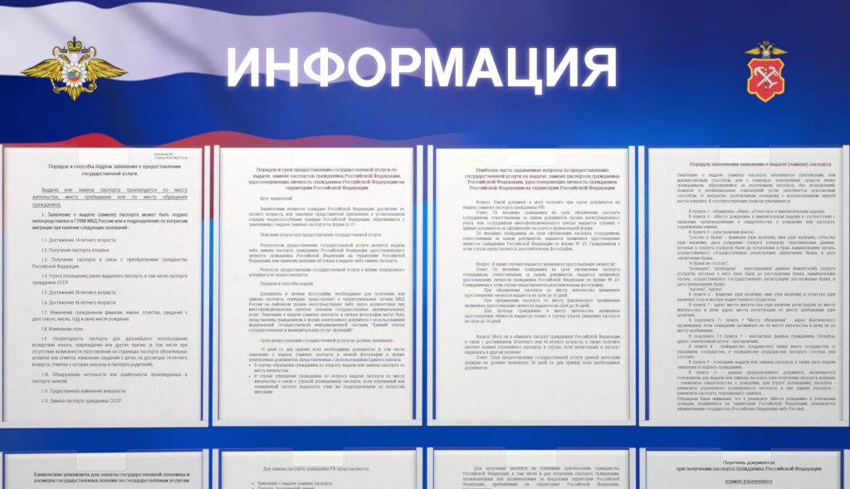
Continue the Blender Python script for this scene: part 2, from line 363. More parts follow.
# ------------------------------------------------------------------ emblems
EMC = {}
def emat(key, rgb):
    EMC[key] = plain_mat('emblem_' + key, lin(rgb, .95), .5, .3, .10, 700)
for k_, c_ in dict(gold=(186,156,30), light_gold=(226,202,58), dark_gold=(112,86,26), brown=(52,38,18), olive=(112,108,34), black=(26,30,30), white=(216,216,228), silver=(176,176,180), red=(200,50,60), sky=(40,140,200), crimson=(208,46,60), border=(236,190,60), rust=(190,90,40), pale=(205,205,212), grey=(120,112,96)).items(): emat(k_, c_)
class Art:
    """flat printed shapes; each shape lies a hair in front of the one before"""
    lay = 0
    def __init__(self, tf): self.tf = tf; self.v = []; self.f = []; self.mi = []; self.keys = []
    def poly(self, pts, key):
        Art.lay += 1; d = 0.00035 + 0.0000015 * Art.lay
        if key not in self.keys: self.keys.append(key)
        n = len(self.v)
        area = sum(a[0] * b[1] - b[0] * a[1] for a, b in zip(pts, pts[1:] + pts[:1]))
        if area > 0: pts = pts[::-1]
        self.v += [P(*self.tf(x, y), d) for x, y in pts]
        self.f.append(tuple(range(n, n + len(pts)))); self.mi.append(self.keys.index(key))
    def leaf(self, b, t, w, key, out='brown', o=2.2, hi=None):
        def shp(b, t, w, ext):
            dx, dy = t[0] - b[0], t[1] - b[1]; L = math.hypot(dx, dy) or 1; ux, uy = dx / L, dy / L; nx, ny = -uy, ux
            prof = [(0, .35), (.15, .75), (.35, 1), (.6, .95), (.8, .65), (.93, .3), (1, 0.03)]
            left = [(b[0] + ux * (s * (L + 2 * ext) - ext) + nx * (w * p + ext * .8), b[1] + uy * (s * (L + 2 * ext) - ext) + ny * (w * p + ext * .8)) for s, p in prof]
            right = [(b[0] + ux * (s * (L + 2 * ext) - ext) - nx * (w * p + ext * .8), b[1] + uy * (s * (L + 2 * ext) - ext) - ny * (w * p + ext * .8)) for s, p in prof]
            return left + right[::-1]
        if out: self.poly(shp(b, t, w, o), out)
        self.poly(shp(b, t, w, 0), key)
        if hi:
            b2 = (b[0] * .8 + t[0] * .2, b[1] * .8 + t[1] * .2); t2 = (b[0] * .2 + t[0] * .8, b[1] * .2 + t[1] * .8)
            self.poly(shp(b2, t2, w * .35, 0), hi)
    def disc(self, cx, cy, rx, ry, key, a0=0, a1=360, n=28):
        self.poly(arc(cx, cy, rx, ry, a0, a1 if a1 - a0 < 360 else a1 - 360 / n, n), key)
    def stroke(self, pts, w, key, out=None, o=2):
        def rib(w):
            L, R = [], []
            for i, p in enumerate(pts):
                a = pts[max(0, i - 1)]; b = pts[min(len(pts) - 1, i + 1)]
                dx, dy = b[0] - a[0], b[1] - a[1]; l = math.hypot(dx, dy) or 1
                ww = w[i] if isinstance(w, (list, tuple)) else w
                L.append((p[0] - dy / l * ww, p[1] + dx / l * ww)); R.append((p[0] + dy / l * ww, p[1] - dx / l * ww))
            return L + R[::-1]
        if out: self.poly(rib([x + o for x in w] if isinstance(w, (list, tuple)) else w + o), out)
        self.poly(rib(w), key)
    def obj(self, name, parent):
        return link(name, mesh_from(name, self.v, self.f, self.mi), [EMC[k] for k in self.keys], parent)

def eagle(board):
    def tf(x, y): return (15 + x / 6.117, 30 + y / 6.117)
    CX = 363
    def wing(sgn):
        a = Art(tf); M = (lambda p: p) if sgn < 0 else (lambda p: (2 * CX - 2 - p[0], p[1]))
        mp = lambda pts: [M(p) for p in pts]
        a.poly(mp([(28,260),(62,244),(112,222),(140,206),(182,182),(215,176),(252,176),(274,196),(290,232),(296,272),(292,308),(272,318),(256,312),(240,304),(222,296),(205,290),(150,292),(82,284),(58,270)]), 'brown')
        prim = [((250,222),(31,259),7,'light_gold'),((252,232),(60,271),7,'gold'),((254,240),(92,281),7,'light_gold'),((256,246),(124,288),7,'gold'),((258,250),(158,290),7.5,'light_gold')]
        for b, t, w, c in prim: a.leaf(M(b), M(t), w, c, 'brown', 1.8, 'dark_gold' if c == 'gold' else 'gold')
        for b, t, w, c in [((258,246),(196,290),8,'gold'),((264,250),(222,300),8,'light_gold'),((270,252),(243,308),8,'gold'),((276,252),(262,314),8,'light_gold'),((284,252),(281,314),7,'gold')]:
            a.leaf(M(b), M(t), w, c, 'brown', 1.8, 'dark_gold')
        for b, t, w, c in [((258,190),(96,238),8,'dark_gold'),((262,196),(128,240),8,'gold'),((264,206),(160,244),8,'dark_gold'),((268,216),(190,250),8,'gold'),((272,224),(216,256),8,'dark_gold'),((280,228),(240,262),8,'gold')]:
            a.leaf(M(b), M(t), w, c, 'brown', 1.6, 'light_gold' if c == 'gold' else 'gold')
        for b, t, w, c in [((262,184),(176,192),6,'gold'),((268,190),(206,204),6,'light_gold'),((274,202),(228,222),6,'gold'),((282,214),(252,240),6,'light_gold')]:
            a.leaf(M(b), M(t), w, c, 'brown', 1.6)
        return a
    body = Art(tf)
    # two necks and heads looking outwards, gap between them, breast
    body.poly([(300,300),(292,250),(318,222),(408,222),(434,250),(426,300),(400,350),(326,350)], 'brown')
    for s in (-1, 1):
        M = lambda p: (CX + s * (p[0] - CX), p[1])
        body.stroke([M(q) for q in [(398,226),(402,204),(412,186),(422,170),(436,160)]], [16,15,14,12,10], 'dark_gold', 'black', 3)
        body.stroke([M(q) for q in [(404,222),(410,202),(420,182),(432,168)]], [4,4,4,3], 'gold')
        for q in [(396,206),(406,190),(414,206),(402,218)]: body.leaf(M(q), M((q[0] - 3, q[1] + 12)), 4, 'light_gold', 'brown', 1)
        body.disc(*M((434,158)), 13, 11, 'black'); body.disc(*M((434,158)), 10, 8.5, 'gold')
        body.poly([M(q) for q in [(440,150),(466,152),(452,160),(462,168),(440,168)]], 'dark_gold')
        body.disc(*M((437,156)), 2.4, 2.4, 'black')
        body.disc(*M((432,212)), 20, 27, 'white'); 
        body.leaf(M((430,196)), M((436,236)), 7, 'gold', 'dark_gold', 1.5)
        body.disc(*M((424,228)), 7, 7, 'dark_gold'); body.disc(*M((415,246)), 9, 8, 'gold')
    body.poly([(344,168),(352,142),(374,142),(384,168),(378,204),(363,214),(348,204)], 'white')
    eg = body.obj('eagle_emblem', board)
    wing(-1).obj('wing', eg); wing(1).obj('wing', eg)
    t = Art(tf)
    t.poly([(296,348),(430,348),(424,372),(402,384),(392,412),(363,438),(336,412),(326,384),(304,372)], 'black')
    for b, tp, c in [((320,346),(306,376),'gold'),((406,346),(420,376),'gold'),((334,346),(322,386),'dark_gold'),((392,346),(404,386),'dark_gold'),((344,350),(336,402),'gold'),((382,350),(390,402),'gold'),((354,356),(348,416),'dark_gold'),((372,356),(378,416),'dark_gold'),((363,346),(363,432),'light_gold')]:
        t.leaf(b, tp, 8, c, 'brown', 1.6, 'gold' if c == 'dark_gold' else 'light_gold')
    for q in [(345,362),(363,360),(381,362),(354,380),(372,380),(363,396)]: t.leaf((q[0], q[1] - 8), (q[0], q[1] + 10), 5, 'gold', 'brown', 1.2)
    t.obj('tail', eg)
    md = Art(tf); c0 = (362, 272)
    md.disc(*c0, 70, 72, 'grey')
    for i in range(16):
        a = math.radians(i * 22.5 + 11); ca, sa = math.cos(a), math.sin(a)
        md.leaf((c0[0] + ca * 44, c0[1] + sa * 45), (c0[0] + ca * 82, c0[1] + sa * 82), 11.5, 'white', 'grey', 1.5)
        a = math.radians(i * 22.5); ca, sa = math.cos(a), math.sin(a)
        md.leaf((c0[0] + ca * 48, c0[1] + sa * 48), (c0[0] + ca * 72, c0[1] + sa * 72), 2.6, 'gold' if i % 2 else 'dark_gold', None)
    md.disc(*c0, 51, 51, 'dark_gold'); md.disc(*c0, 48, 48, 'light_gold'); md.disc(*c0, 43, 43, 'white')
    md.poly(arc(*c0, 43, 43, -22, 22, 8) + arc(*c0, 43, 43, 158, 202, 8), 'sky')
    md.poly(arc(*c0, 43, 43, 22, 158, 18), 'red')
    md.poly([(330,262),(345,250),(358,240),(372,246),(392,256),(396,272),(386,286),(372,278),(360,286),(352,276),(340,280),(346,268)], 'dark_gold')
    md.poly([(372,258),(392,260),(390,276),(378,284),(370,270)], 'light_gold')
    md.poly([(346,252),(354,236),(364,250),(356,262)], 'gold'); md.poly([(350,268),(366,262),(368,280),(356,290)], 'sky')
    md.poly([(336,292),(352,288),(350,296)], 'gold')
    md.obj('medallion', eg)
    cr = Art(tf)
    cr.poly([(318,90),(322,74),(340,66),(354,74),(363,60),(372,74),(388,66),(406,74),(410,92),(402,116),(396,138),(332,138),(326,116)], 'black')
    for s in (-1, 1):
        M = lambda p: (CX + s * (p[0] - CX), p[1])
        cr.poly([M(q) for q in [(372,86),(386,74),(402,82),(404,96),(396,112),(376,112)]], 'gold')
        cr.poly([M(q) for q in [(380,94),(392,84),(398,94),(390,108),(380,108)]], 'olive')
        cr.stroke([M(q) for q in [(366,112),(378,104),(392,112)]], 3, 'light_gold')
    cr.stroke([(363,110),(363,66)], 6, 'black'); cr.disc(363, 56, 10, 9, 'black'); cr.disc(363, 56, 4.5, 4, 'olive')
    cr.stroke([(363,48),(363,38)], 3, 'black'); cr.stroke([(355,43),(371,43)], 2.4, 'black')
    cr.poly([(334,132),(394,132),(398,144),(384,140),(363,138),(344,140),(330,144)], 'gold')
    cr.stroke([(326,124),(345,120),(363,118),(382,120),(402,124)], 3.2, 'olive')
    for x in (340, 352, 363, 374, 386): cr.disc(x, 112, 3, 4, 'light_gold' if x == 363 else 'dark_gold')
    cr.obj('crown', eg)
    for s in (-1, 1):
        M = lambda p: (CX + s * (p[0] - CX), p[1])
        sc = Art(tf)
        sc.poly([M(q) for q in [(404,122),(412,114),(420,120),(428,112),(436,118),(446,112),(444,138),(408,140)]], 'black')
        sc.poly([M(q) for q in [(410,124),(420,124),(440,120),(438,134),(412,134)]], 'olive')
        sc.stroke([M((425,112)), M((425,98))], 2.4, 'black'); sc.disc(*M((425,112)), 4, 4, 'dark_gold')
        sc.obj('small_crown', eg)
        rb = Art(tf)
        rb.poly([M(q) for q in [(452,112),(474,104),(488,116),(494,136),(486,158),(470,172),(458,160),(474,144),(470,124)]], 'white')
        rb.stroke([M(q) for q in [(450,116),(460,108),(474,104),(486,114),(492,132),(490,146),(480,160)]], [3,4,4,4.5,5,4,2], 'olive', 'black', 1.5)
        rb.stroke([M(q) for q in [(484,124),(478,140),(466,154),(456,164)]], [3,4,4,2], 'light_gold', 'brown', 1.2)
        rb.stroke([M(q) for q in [(452,112),(454,126),(450,138)]], [3,3,2], 'dark_gold', 'black', 1)
        rb.poly([M(q) for q in [(488,146),(500,148),(490,154)]], 'olive')
        rb.obj('ribbon', eg)
    lg = Art(tf)
    lg.stroke([(308,356),(284,360),(262,366),(248,368)], [7,7,6,4], 'gold', 'brown', 2)
    lg.stroke([(204,250),(222,300),(246,362)], 4, 'light_gold', 'brown', 2)
    for y in (272, 296, 322, 342): lg.disc(204 + (y - 250) * .385, y, 6, 4.5, 'dark_gold')
    lg.poly([(232,360),(252,350),(270,372),(272,392),(256,388),(236,376)], 'olive'); lg.stroke([(236,356),(256,378),(270,390)], 2.5, 'black')
    lg.poly([(244,352),(260,346),(272,358),(258,364)], 'dark_gold')
    lg.obj('sceptre', eg)
    ob = Art(tf)
    ob.stroke([(424,356),(440,370),(462,376),(478,370)], [6,7,6,4], 'gold', 'brown', 2)
    ob.stroke([(490,296),(484,312),(480,326)], [3,4,4], 'gold', 'brown', 1.5)
    ob.disc(472, 346, 23, 21, 'brown'); ob.disc(472, 346, 20, 18, 'dark_gold'); ob.disc(466, 340, 9, 7, 'light_gold')
    ob.stroke([(454,340),(472,350),(492,342)], 3, 'olive'); ob.stroke([(474,350),(478,364)], 2.5, 'olive'); ob.stroke([(488,326),(498,346),(490,362)], 3, 'gold', 'brown', 1)
    ob.obj('orb', eg)
    return eg

def shield(board):
    def tf(x, y): return (730 + x / 5.4375, 30 + y / 5.4375)
    out = [(126,155),(160,159),(232,159),(267,155),(294,188),(277,218),(275,248),(280,258),(294,266),(293,330),(288,340),(268,349),(246,344),(238,360),(216,376),(193,392),(170,378),(150,362),(140,345),(116,348),(100,336),(96,326),(98,268),(112,258),(116,248),(114,216),(97,190)]
    a = Art(tf)
    cx, cy = 195, 262
    a.poly([(cx + (x - cx) * 1.02, cy + (y - cy) * 1.015) for x, y in out], 'rust')
    a.poly(out, 'border')
    inn = [(130,164),(160,168),(232,168),(263,164),(284,190),(268,216),(266,252),(272,264),(285,272),(284,328),(264,339),(240,335),(230,354),(212,366),(193,380),(175,368),(158,354),(147,335),(118,338),(106,326),(107,274),(120,264),(125,252),(123,214),(107,190)]
    a.poly([(cx + (x - cx) * 1.02, cy + (y - cy) * 1.02) for x, y in inn], 'rust')
    a.poly(inn, 'crimson')
    sh = a.obj('shield_emblem', board)
    e = Art(tf)
    for s in (-1, 1):
        M = lambda p: (197 + s * (p[0] - 197), p[1])
        e.poly([M(q) for q in [(318,124),(292,114),(262,100),(250,94),(238,96),(226,118),(232,132),(262,132),(292,129)]], 'dark_gold')
        for b, t in [((236,102),(314,124)),((236,110),(298,126)),((234,118),(280,129)),((234,124),(262,131))]: e.leaf(M(b), M(t), 4, 'gold', 'dark_gold', 1, 'light_gold')
        e.stroke([M(q) for q in [(204,118),(207,104),(214,92),(222,88),(229,94)]], [5,5,5,4,3], 'gold', 'brown', 1.5)
        e.disc(*M((218,88)), 4, 4, 'light_gold')
        e.poly([M(q) for q in [(214,110),(226,106),(226,122),(216,126)]], 'black')
        e.stroke([M(q) for q in [(224,84),(234,74),(244,80)]], 1.6, 'olive')
    e.poly([(184,60),(197,66),(210,60),(214,76),(205,82),(189,82),(180,76)], 'olive'); e.poly([(190,68),(197,72),(204,68),(206,76),(188,76)], 'black')
    e.poly([(178,112),(216,112),(222,126),(214,142),(216,158),(178,158),(180,142),(172,126)], 'grey')
    e.disc(197, 126, 16, 15, 'silver'); e.disc(197, 126, 9, 8, 'pale'); e.poly(arc(197, 126, 9, 8, 20, 160, 8), 'grey')
    for x in (182, 190, 197, 204, 212): e.leaf((x, 142), (x + (x - 197) * .3, 160), 4, 'dark_gold', 'grey', 1)
    e.obj('eagle', sh)
    p = Art(tf)
    p.stroke([(196,190),(195,330)], 2.6, 'olive', 'brown', 1.2)
    p.disc(197, 190, 9, 8, 'dark_gold'); p.disc(197, 188, 4, 4, 'olive'); p.disc(197, 190, 2.2, 2.2, 'border')
    for y in (216, 234, 276, 292, 312, 324): p.disc(195, y, 5, 6, 'brown' if y in (292, 324) else 'border')
    p.obj('sceptre', sh)
    k = Art(tf)
    k.stroke([(150,304),(196,262),(238,226),(244,218)], [5,5,5,4], 'pale', 'grey', 1.6)
    k.stroke([(210,207),(224,202),(238,208),(246,222)], [2,4,4.5,4], 'pale', 'grey', 1.3)
    k.stroke([(216,212),(226,208),(234,214)], 2.5, 'pale', 'grey', 1.2)
    k.stroke([(238,226),(252,228),(260,240),(256,250)], [3,4,3.5,2], 'pale', 'grey', 1.3)
    k.stroke([(236,236),(246,240),(248,250)], [3,3,2], 'pale', 'grey', 1.2)
    k.stroke([(136,318),(146,310),(152,302)], [1.5,2,2.5], 'rust')
    k.obj('grapnel', sh)
    h = Art(tf)
    h.stroke([(150,212),(196,256),(230,296)], [7,5,5], 'white', 'grey', 1.6)
    h.stroke([(186,207),(172,205),(156,207),(142,214),(136,226),(140,242),(146,250)], [2,4,6,7.5,7,4.5,1.5], 'pale', 'grey', 1.5)
    h.stroke([(214,316),(222,304),(230,294),(244,290),(258,284)], [2.5,4.5,5,4.5,2.5], 'pale', 'grey', 1.4)
    h.stroke([(226,320),(238,316),(250,318),(258,308)], 1.4, 'rust')
    h.obj('anchor', sh)
eagle(board); Art.lay = 0; shield(board)

# ------------------------------------------------------------------ printed text
from mathutils.geometry import delaunay_2d_cdt
class Face:
    """letter outlines of the built-in face, filled by winding number; bold = widened stems"""
    def __init__(self, grow, serif):
        self.cu = bpy.data.curves.new('face', 'FONT'); self.cu.resolution_u = 3; self.cu.fill_mode = 'NONE'
        self.ob = bpy.data.objects.new('face', self.cu); COL.objects.link(self.ob)
        self.cache = {}; self.serif = serif; self.grow = grow
        self.bar = self.width('||')
        self.base = 0.0
        self.xh = self.raw('н')[2]; self.cap = self.raw('Н')[2]
    def raw(self, s):
        self.cu.body = s; bpy.context.view_layer.update()
        me = bpy.data.meshes.new_from_object(self.ob)
        v = np.array([tuple(q.co)[:2] for q in me.vertices]) if len(me.vertices) else np.zeros((0, 2))
        e = [tuple(q.vertices) for q in me.edges]
        top = float(v[:, 1].max()) if len(v) else 0
        bpy.data.meshes.remove(me)
        return v, e, top
    def fill(self, v, e):
        if len(v) == 0: return [], []
        nxt = {}
        for a, b in e: nxt.setdefault(a, []).append(b); nxt.setdefault(b, []).append(a)
        seen = set(); loops = []
        for st in range(len(v)):
            if st in seen or st not in nxt: continue
            lp = [st]; seen.add(st); prev = None; cur = st
            while True:
                opt = [k for k in nxt[cur] if k != prev and (k not in seen)]
                if not opt: break
                # keep the native point order
                k = cur + 1 if cur + 1 in opt else opt[0]
                lp.append(k); seen.add(k); prev, cur = cur, k
            loops.append(lp)
        r = delaunay_2d_cdt([Vector(q) for q in v.tolist()], e, [], 0, 1e-6)
        ov, of = r[0], r[2]
        out = []
        for t in of:
            cx = sum(ov[k].x for k in t) / len(t); cy = sum(ov[k].y for k in t) / len(t); wn = 0
            for lp in loops:
                for a, b in zip(lp, lp[1:] + lp[:1]):
                    ya, yb = v[a][1], v[b][1]
                    if (ya > cy) != (yb > cy):
                        if cx < (v[b][0] - v[a][0]) * (cy - ya) / (yb - ya) + v[a][0]: wn += 1 if yb > ya else -1
            if wn: out.append(tuple(t))
        return [(q.x, q.y, 0) for q in ov], out
    def width(self, s):
        v = self.raw(s)[0]; return float(v[:, 0].max() - v[:, 0].min())
    def glyph(self, ch):
        if ch in self.cache: return self.cache[ch]
        adv = self.width('|' + ch + '|') - self.bar
        v, e, _ = self.raw(ch)
        v, f = self.fill(v, e)
        if self.serif and (ch.isalpha() or ch == '1'):
            cnt = {}
            for p in f:
                for a, b in zip(p, p[1:] + p[:1]):
                    k = (min(a, b), max(a, b)); cnt[k] = cnt.get(k, 0) + 1
            base = min(q[1] for q in v) if ch not in 'дцщДЦЩруф' else self.base
            for (a, b), n in cnt.items():
                if n != 1: continue
                xa, ya, xb, yb = *v[a][:2], *v[b][:2]
                if abs(ya - yb) > .004 or not .05 < abs(xa - xb) < .2: continue
                for lv, sg in ((self.base, 1), (self.xh, -1), (self.cap, -1)):
                    if abs(ya - lv) < .03:
                        x0, x1 = min(xa, xb) - .075, max(xa, xb) + .075; n0 = len(v)
                        ys = sorted((ya, ya + sg * .06))
                        v += [(x0, ys[0], 1), (x1, ys[0], 1), (x1, ys[1], 1), (x0, ys[1], 1)]; f.append((n0, n0 + 1, n0 + 2, n0 + 3)); break
        if self.grow:
            n = len(v); g = self.grow
            v = [(x - g, y, l) for x, y, l in v] + [(x + g, y, l + 2) for x, y, l in v]; f = f + [tuple(n + k for k in p) for p in f]
            adv += .6 * g
        self.cache[ch] = (v, f, adv)
        return self.cache[ch]
    def done(self): bpy.data.objects.remove(self.ob); bpy.data.curves.remove(self.cu)

SERIF = Face(0.007, True); SBOLD = Face(0.032, True); SANS = Face(0.01, False); XBOLD = Face(0.03, False)

class Ink:
    def __init__(self, depth): self.v = []; self.f = []; self.depth = depth; self.q = 0
    def put(self, pts, faces):
        n = len(self.v); self.q += 1
        for p in pts: self.v.append(P(p[0], p[1], self.depth(p[0], p[1]) + 0.00012 + (p[2] * 0.000004 if len(p) > 2 else 0)))
        self.f += [tuple(n + i for i in f) for f in faces]
    def bar(self, x0, y0, x1, y1): self.put([(x0, y0), (x1, y0), (x1, y1), (x0, y1)], [(0, 3, 2, 1)])
    def line(self, face, text, x0, x1, yc, em, just=True, sx=.86, slope=0.0, underline=False):
        words = text.split(' ')
        ww = [sum(face.glyph(c)[2] for c in w) * em * sx for w in words]
        n = len(words) - 1; gap = .25 * em
        if x1 is not None:
            if just and n:
                gap = (x1 - x0 - sum(ww)) / n
                if gap < .2 * em:
                    k = (x1 - x0) / (sum(ww) + n * .24 * em); sx *= k; ww = [w * k for w in ww]; gap = (x1 - x0 - sum(ww)) / n
            else:
                k = (x1 - x0) / (sum(ww) + n * gap); sx *= k; ww = [w * k for w in ww]; gap *= k
        xb = x0; base = yc + face.xh * em / 2
        for w, wd in zip(words, ww):
            x = xb
            for c in w:
                v, f, adv = face.glyph(c)
                if v: self.put([(x + a * em * sx, base + slope * (x - x0) - b * em, l) for a, b, l in v], f)
                x += adv * em * sx
            xb += wd + gap
        if underline:
            e = xb - gap
            self.bar(x0, base + .16 * em, e, base + .24 * em)

# ------------------------------------------------------------------ sheets
PAGE = {}
def L(y, t, x0=None, x1=None, j=None): return (y, t, x0, x1, j)

SH1_H = [L(166.8,'Порядок и способы подачи заявления о предоставлении',48.6,180.8,0), L(173.9,'государственной услуги.',82,138.2,0)]
SH1_P = [L(214.9,'1. Заявление о выдаче (замене) паспорта может быть подано',41.7,187.5,1), L(221.2,'непосредственно в ГУВМ МВД России или в подразделение по вопросам',32.4,187.5,1), L(227.8,'миграции при наличии следующих оснований :',32.4,129.5,0)]
SH1_S = [L(154.4,'Приложение №2',153.8,172.8,0), L(158,'к Приказу № 851 МВД России',154.6,187.4,0)]
SH1_U = [L(190.1,'Выдача или замена паспорта производится по месту',41.9,187.4,1), L(197.2,'жительства, месту пребывания или по месту обращения',32.4,187.4,1), L(204.8,'гражданина.',32.4,61.2,0)]
SH1_B = [L(240.3,'1.1. Достижение 14-летнего возраста.',41.7,116.4,0), L(250.4,'1.2. Получение паспорта впервые.',41.7,110,0),
 L(259.8,'1.3. Получение паспорта в связи с приобретением гражданства',41.7,187.4,1), L(266.6,'Российской Федерации.',32.4,79.7,0),
 L(276.2,'1.4. Утрата (похищение) ранее выданного паспорта, в том числе паспорта',41.7,187.4,1), L(282.8,'гражданина СССР.',32.4,69,0),
 L(292.7,'1.5. Достижение 20-летнего возраста.',41.7,116.4,0), L(302.8,'1.6. Достижение 45-летнего возраста.',41.7,116.4,0),
 L(312.7,'1.7. Изменение гражданином фамилии, имени, отчества, сведений о',41.7,187.4,1), L(319.2,'дате (число, месяц, год) и (или) месте рождения.',32.3,129.5,0),
 L(329.2,'1.8. Изменение пола.',41.5,83.5,0), L(338.9,'1.9. Непригодность паспорта для дальнейшего использования',41.5,187.4,1),
 L(345.2,'вследствие износа, повреждения или других причин (в том числе при',32.2,187.4,1), L(351.8,'отсутствии возможности проставления на страницах паспорта обязательных',32.2,187.4,1),
 L(358,'штампов или отметок, изменения сведений о детях, не достигших 14-летнего',32.1,187.3,1), L(364.7,'возраста, отметки о которых внесены в паспорта родителей).',32.1,153.4,0),
 L(374.8,'1.10. Обнаружение неточности или ошибочности произведенных в',41.2,187.3,1), L(381.4,'паспорте записей.',32.1,67.6,0),
 L(391.3,'1.11. Существенное изменение внешности.',41.2,126.2,0), L(401.1,'1.12. Замена паспорта гражданина СССР.',41.2,122,0)]

a2, b2, i2 = 248.8, 404.7, 260.1
SH2_H = [L(170,'Порядок и срок предоставления государственной услуги по',256.6,397,0), L(176.2,'выдаче, замене паспортов гражданина Российской Федерации,',252.9,400.9,0),
 L(182.2,'удостоверяющих личность гражданина Российской Федерации на',248.8,404.6,0), L(188.1,'территории Российской Федерации',285.3,368.3,0)]
SH2_B = [L(198.7,'Круг заявителей',i2,292.2,0), L(209.1,'Заявителями являются граждане Российской Федерации, достигшие 14-',i2,b2,1),
 L(214.3,'летнего возраста, или законные представители признанных в установленном',a2,b2,1), L(219.6,'порядке недееспособными граждан Российской Федерации, обратившиеся с',a2,b2,1),
 L(224.7,'заявлением о выдаче (замене) паспорта по форме N 1П.',a2,355.8,0), L(235,'Описание результата предоставления государственной услуги',i2,381,0),
 L(245.5,'Результатом предоставления государственной услуги является выдача',i2,b2,1), L(250.6,'либо замена паспорта гражданина Российской Федерации, удостоверяющего',a2,b2,1),
 L(255.8,'личность гражданина Российской Федерации на территории Российской',a2,b2,1), L(260.9,'Федерации, или принятие решения об отказе в выдаче либо замене паспорта.',a2,397.8,0),
 L(269.9,'Результат предоставления государственной услуги в форме электронного',i2,b2,1), L(275,'документа не предоставляется.',a2,308.4,0),
 L(283.8,'Порядок и способы подачи',i2,313,0), L(294,'Документы и личные фотографии, необходимые для получения или',i2,b2,1),
 L(299.3,'замены паспорта, граждане представляют в территориальные органы МВД',a2,b2,1), L(304.5,'России на районном уровне непосредственно либо через должностных лиц',a2,b2,1),
 L(309.6,'многофункциональных центров оказания государственных (муниципальных)',a2,b2,1), L(314.8,'услуг. Заявление о выдаче (замене) паспорта, и личная фотография могут быть',a2,b2,1),
 L(320,'представлены гражданином в форме электронного документа с использованием',a2,b2,1), L(325.1,'федеральной государственной информационной системы "Единый портал',a2,b2,1),
 L(330.3,'государственных и муниципальных услуг (функций)".',a2,354,0), L(340.7,'Срок предоставления государственной услуги не должен превышать:',i2,393.8,0),
 L(349.5,'10 дней со дня приема всех необходимых документов (в том числе',i2+.5,b2,1), L(354.7,'заявления о выдаче (замене) паспорта и личной фотографии в форме',a2,b2,1),
 L(359.9,'электронных документов, представленных с использованием Единого портала.',a2,401.5,0), L(365.3,'В случае обращения гражданина по вопросу выдачи или замены паспорта по',254.3,b2,1),
 L(370.7,'месту жительства.',254.3,289,0), L(376.2,'В случае обращения гражданина по вопросу выдачи паспорта по месту',254.3,b2,1),
 L(381.5,'жительства в связи с утратой (похищением) паспорта, если утраченный или',254.3,b2,1), L(386.8,'похищенный паспорт выдавался этим же подразделением по вопросам',254.3,b2,1), L(392,'миграции.',254.3,273.2,0)]
SH2_DOT = [(249.6,365.3),(249.6,376.2)]

a3, b3, i3, c3 = 462.7, 620.0, 476.2, 464.8
SH3_H = [L(170.4,'Наиболее часто задаваемые вопросы по предоставлению',476.2,608.8,0), L(176.5,'государственной услуги по выдаче, замене паспортов гражданина',465,619.6,0),
 L(182.2,'Российской Федерации, удостоверяющих личность гражданина',467.9,617,0), L(188.2,'Российской Федерации на территории Российской Федерации',469.8,614.7,0)]
SH3_B = [L(202.4,'Вопрос: Какой документ я могу получить при сдаче документов на',i3,b3,1), L(207.6,'выдачу (замену) паспорта гражданина РФ?',a3,544.9,0),
 L(212.7,'Ответ: По желанию гражданина на срок оформления паспорта',i3,b3,1), L(217.9,'сотрудником, ответственным за прием документов органа регистрационного',a3,b3,1),
 L(223.2,'учета, или сотрудником многофункционального центра выдается справка о',a3,b3,1), L(228.4,'приеме документов на оформление паспорта в произвольной форме.',a3,593.5,0),
 L(233.5,'По желанию гражданина на срок оформления паспорта сотрудником,',i3,b3,1), L(238.7,'ответственным за прием документов, выдается временное удостоверение',a3,b3,1),
 L(244,'личности гражданина Российской Федерации по форме № 2П. Гражданином в',a3,b3,1), L(249,'этом случае представляется дополнительная фотография.',a3,573.3,0),
 L(264.4,'Вопрос: В каких случаях выдается временное удостоверение личности?',i3,615,0), L(269.6,'Ответ: По желанию гражданина на срок оформления паспорта',i3,b3,1),
 L(274.8,'сотрудником, ответственным за прием документов, выдается временное',a3,b3,1), L(280,'удостоверение личности гражданина Российской Федерации по форме № 2П.',a3,b3,1),
 L(285.2,'Гражданином в этом случае представляется дополнительная фотография.',a3,603.8,0), L(290.3,'При оформлении паспорта по месту жительства временное',483.9,b3,1),
 L(295.5,'удостоверение личности выдается на срок до 10 дней.',c3,567.8,0), L(300.6,'При оформлении паспорта по месту фактического проживания',483.9,b3,1),
 L(305.8,'временное удостоверение личности выдается на срок до 30 дней.',c3,590,0), L(311,'Для проезда гражданина к месту жительства временное',483.9,b3,1),
 L(316.2,'удостоверение личности выдается только в случае утраты (хищения) паспорта',c3,b3,1), L(321.3,'на срок до 10 дней.',c3,501.4,0),
 L(336.8,'Вопрос: Могу ли я обменять паспорт гражданина Российской Федерации',i3,b3,1), L(342,'в связи с достижением 20-летнего или 45-летнего возраста, а также получить',c3,b3,1),
 L(347.2,'паспорт взамен утраченного паспорта, в случае, если регистрация и паспорт',c3,b3,1), L(352.4,'выдавался в другом регионе?',c3,521,0),
 L(357.6,'Ответ: Срок предоставления государственной услуги данной категории',i3,b3,1), L(362.8,'граждан не должен превышать 30 дней со дня приема всех необходимых',c3,b3,1), L(368,'документов.',c3,488,0)]

